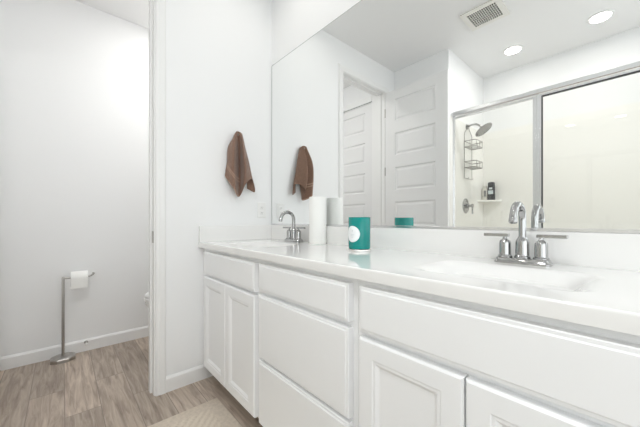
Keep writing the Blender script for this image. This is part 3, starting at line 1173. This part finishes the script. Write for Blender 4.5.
for rr, nn in ((0.0, 1), (0.02, 6), (0.04, 12), (0.06, 18), (0.078, 24)):
    for k in range(nn):
        a = 2 * math.pi * k / nn
        lathe(bm, [(0.0028, -0.006), (0.0022, -0.009), (0.0, -0.009)], (rr * math.cos(a), rr * math.sin(a), 0), 6)
bmesh.ops.transform(bm, matrix=Matrix.Translation((SX0 + 0.172, sy, 1.992)) @ Matrix.Rotation(math.radians(-36), 4, 'Y'), verts=bm.verts[:])
obj('nozzles', bm, 'gasket', hp)

# hanging wire caddy
wc = thing('shower_caddy', (SX0 + 0.012, sy, 1.48), 'grey wire shower caddy with two baskets hanging from the shower arm', 'shower caddy')
W2 = 0.102
xw = SX0 + 0.016
fr = nb()
loop = [(xw, sy - W2, 1.49), (xw, sy - W2, 1.96), (xw, sy - W2 + 0.012, 1.985), (xw, sy - 0.022, 2.035), (xw + 0.004, sy - 0.012, 2.075),
        (xw + 0.006, sy, 2.083), (xw + 0.004, sy + 0.012, 2.075), (xw, sy + 0.022, 2.035), (xw, sy + W2 - 0.012, 1.985), (xw, sy + W2, 1.96), (xw, sy + W2, 1.49)]
tube(fr, loop, 0.0032, 8)
tube(fr, [(xw, sy - W2, 1.49), (xw, sy + W2, 1.49)], 0.003, 8)
for s_ in (-1, 1):
    tube(fr, [(xw, sy + s_ * 0.06, 1.49), (xw + 0.025, sy + s_ * 0.06, 1.487), (xw + 0.03, sy + s_ * 0.06, 1.50)], 0.0025, 8)
obj('wire_frame', fr, 'wire', wc)
for zt in (1.885, 1.665):
    bk = nb()
    D, h = 0.115, 0.062
    for zz, rr in ((zt, 0.0042), (zt - h, 0.0030)):
        tube(bk, [(xw, sy - W2, zz), (xw + D - 0.02, sy - W2, zz), (xw + D, sy - W2 + 0.02, zz), (xw + D, sy + W2 - 0.02, zz), (xw + D - 0.02, sy + W2, zz), (xw, sy + W2, zz)], rr, 8)
        tube(bk, [(xw, sy - W2, zz), (xw, sy + W2, zz)], rr, 8)
    for k in range(1, 8):
        yy = sy - W2 + 2 * W2 * k / 8
        tube(bk, [(xw, yy, zt - h), (xw + D, yy, zt - h)], 0.0016, 6)
    for py in (-W2 + 0.02, 0, W2 - 0.02):
        tube(bk, [(xw + D, sy + py, zt - h), (xw + D, sy + py, zt)], 0.002, 6)
    for s_ in (-1, 1):
        tube(bk, [(xw + D * 0.5, sy + s_ * W2, zt - h), (xw + D * 0.5, sy + s_ * W2, zt)], 0.002, 6)
    obj('basket', bk, 'wire', wc)

# valve
vy, vz = -2.075, 1.194
va = thing('shower_valve', (SX0, vy, vz), 'round chrome shower valve with a lever handle below the caddy', 'shower valve')
obj('escutcheon', lathe(nb(), [(0.082, 0.0005), (0.082, 0.004), (0.075, 0.009), (0.030, 0.012), (0.0, 0.012)], (SX0, vy, vz), 36, 'x'), 'chrome', va)
vh = nb()
lathe(vh, [(0.026, 0.010), (0.026, 0.030), (0.020, 0.036), (0.014, 0.038), (0.014, 0.060), (0.021, 0.063), (0.021, 0.080), (0.0, 0.082)], (SX0, vy, vz), 28, 'x')
vv = obj('handle', vh, 'chrome', va)
obj('lever', tube(nb(), [(SX0 + 0.071, vy, vz + 0.01), (SX0 + 0.071, vy, vz - 0.04), (SX0 + 0.072, vy, vz - 0.088)], [0.009, 0.008, 0.0075], 14), 'chrome', vv)

# corner shelf, with two bottles
cs = nb()
yb0 = YN + 0.012
pts = [(SX0 + 0.0005, yb0), (SX0 + 0.195, yb0), (SX0 + 0.190, yb0 + 0.03), (SX0 + 0.12, yb0 + 0.115), (SX0 + 0.03, yb0 + 0.19), (SX0 + 0.0005, yb0 + 0.195)]
lo = [cs.verts.new((x, y + 0.0005, 1.256)) for x, y in pts]
hi = [cs.verts.new((x, y + 0.0005, 1.274)) for x, y in pts]
for k in range(len(pts)):
    cs.faces.new((lo[k], lo[(k + 1) % 6], hi[(k + 1) % 6], hi[k]))
cs.faces.new(lo[::-1])
cs.faces.new(hi)
tag(obj('corner_shelf', cs, 'surround'), 'cream corner shelf in the shower carrying two bottles', 'shelf')
bx, by = SX0 + 0.106, -2.545
bt = thing('body_wash_bottle', (bx, by, 1.2745), 'dark body wash bottle on the shower corner shelf', 'bottle')
b = nb()
loft(b, [[(px, py, 1.2745 + h) for px, py in rrect(bx, by, hx, hy, r, 6)] for hx, hy, r, h in
         ((0.036, 0.019, 0.015, 0.0), (0.039, 0.022, 0.018, 0.006), (0.040, 0.023, 0.019, 0.05), (0.038, 0.022, 0.018, 0.10), (0.039, 0.022, 0.018, 0.150), (0.036, 0.020, 0.017, 0.168))])
bb = obj('body', b, 'bottle_dark', bt)
b = nb()
loft(b, [[(px, py, 1.2745 + h) for px, py in rrect(bx, by, hx, hy, r, 6)] for hx, hy, r, h in
         ((0.035, 0.0195, 0.016, 0.169), (0.035, 0.0195, 0.016, 0.198), (0.030, 0.0165, 0.014, 0.208), (0.012, 0.008, 0.006, 0.212))])
obj('cap', b, 'bottle_dark', bt)
lb = nb()
box(lb, bx - 0.026, bx + 0.026, by + 0.0215, by + 0.0238, 1.2745 + 0.068, 1.2745 + 0.112)
box(lb, bx - 0.016, bx + 0.016, by + 0.0205, by + 0.0232, 1.2745 + 0.124, 1.2745 + 0.146)
obj('front_label', lb, 'bottle_label', bt)
px_, py_ = SX0 + 0.036, -2.550
sbt = thing('shampoo_bottle', (px_, py_, 1.2745), 'pale grey bottle beside the dark one on the shower corner shelf', 'bottle')
b = nb()
loft(b, [[(px, py, 1.2745 + h) for px, py in rrect(px_, py_, hx, hy, r, 6)] for hx, hy, r, h in
         ((0.027, 0.019, 0.012, 0.0), (0.029, 0.021, 0.014, 0.005), (0.029, 0.021, 0.014, 0.128), (0.024, 0.017, 0.012, 0.140))])
obj('body', b, 'bottle_pale', sbt)
b = nb()
loft(b, [[(px, py, 1.2745 + h) for px, py in rrect(px_, py_, hx, hy, r, 6)] for hx, hy, r, h in
         ((0.020, 0.015, 0.012, 0.1405), (0.020, 0.015, 0.012, 0.165), (0.017, 0.012, 0.010, 0.169))])
obj('cap', b, 'bottle_pale', sbt)
lb = nb()
box(lb, px_ - 0.004, px_ + 0.016, py_ + 0.0205, py_ + 0.0222, 1.2745 + 0.045, 1.2745 + 0.115)
obj('front_label', lb, 'bottle_grey', sbt)


# ------------------------------------------------------------------ ceiling: exhaust grille and recessed lights
vx0, vx1, vy0, vy1 = 0.945, 1.158, -1.517, -1.318
ex = thing('exhaust_fan', ((vx0 + vx1) / 2, (vy0 + vy1) / 2, CEIL), 'square ceiling exhaust fan grille near the open door, in the mirror', 'exhaust fan')
b = nb()
m_ = 0.040
for a, c, d, e in ((vx0 - m_, vx1 + m_, vy0 - m_, vy0), (vx0 - m_, vx1 + m_, vy1, vy1 + m_), (vx0 - m_, vx0, vy0, vy1), (vx1, vx1 + m_, vy0, vy1)):
    box(b, a, c, d, e, CEIL - 0.016, CEIL - 0.0005)
obj('frame', b, 'grille', ex)
obj('backing', box(nb(), vx0, vx1, vy0, vy1, CEIL - 0.003, CEIL - 0.0006), 'duct', ex)
b = nb()
for k in range(1, 14):
    xx = vx0 + (vx1 - vx0) * k / 14
    box(b, xx - 0.0015, xx + 0.0015, vy0, vy1, CEIL - 0.016, CEIL - 0.008)
for k in range(1, 7):
    yy = vy0 + (vy1 - vy0) * k / 7
    box(b, vx0, vx1, yy - 0.0016, yy + 0.0016, CEIL - 0.015, CEIL - 0.008)
obj('grille', b, 'grille', ex)

LIGHTS = [
    (1.055, -2.185, CAN_SHOWER, (1.0, 0.965, 0.91), 'round recessed shower light nearer the shower head, in the mirror'),
    (1.690, -2.185, CAN_SHOWER, (1.0, 0.965, 0.91), 'round recessed shower light at the upper right corner, in the mirror'),
    (1.560, -1.430, FILL_BATH, (0.985, 0.99, 1.0), 'added fill light in the ceiling in front of the shower doors, out of view'),  # added lamp, kept outside the mirror view, fills the cabinet fronts
    (0.450, -0.350, 0.85, (1.0, 0.97, 0.93), 'added ceiling light over the far sink, out of view'),  # added to brighten the wall above the mirror, fixture unseen
    (-0.500, -0.400, FILL_TOILET, (1.0, 0.98, 0.95), 'added ceiling light in the toilet room, out of view'),  # added lamp that lifts the toilet room walls, no fixture in view
]
lx, ly = LIGHTS[0][:2]
L0 = thing('ceiling_light', (lx, ly, CEIL), LIGHTS[0][4], 'ceiling light', 'recessed ceiling lights')
obj('trim_ring', lathe(nb(), [(0.066, -0.0005), (0.088, -0.0005), (0.088, -0.004), (0.080, -0.008), (0.070, -0.008), (0.066, -0.004)], (lx, ly, CEIL), 40, closed=True), 'plastic', L0)
obj('lens', lathe(nb(), [(0.0, -0.0045), (0.0660, -0.0045), (0.0660, -0.001), (0.0, -0.001)], (lx, ly, CEIL), 36), 'lens', L0)
fixtures = [L0] + [copy_tree(L0) for _ in LIGHTS[1:]]
for o, (lx, ly, pw, colr, lab) in zip(fixtures, LIGHTS):
    o.location = (lx, ly, CEIL)
    o['label'] = lab
    area('lamp', (0, 0, -0.012), 0.13, pw, colr, parent=o)
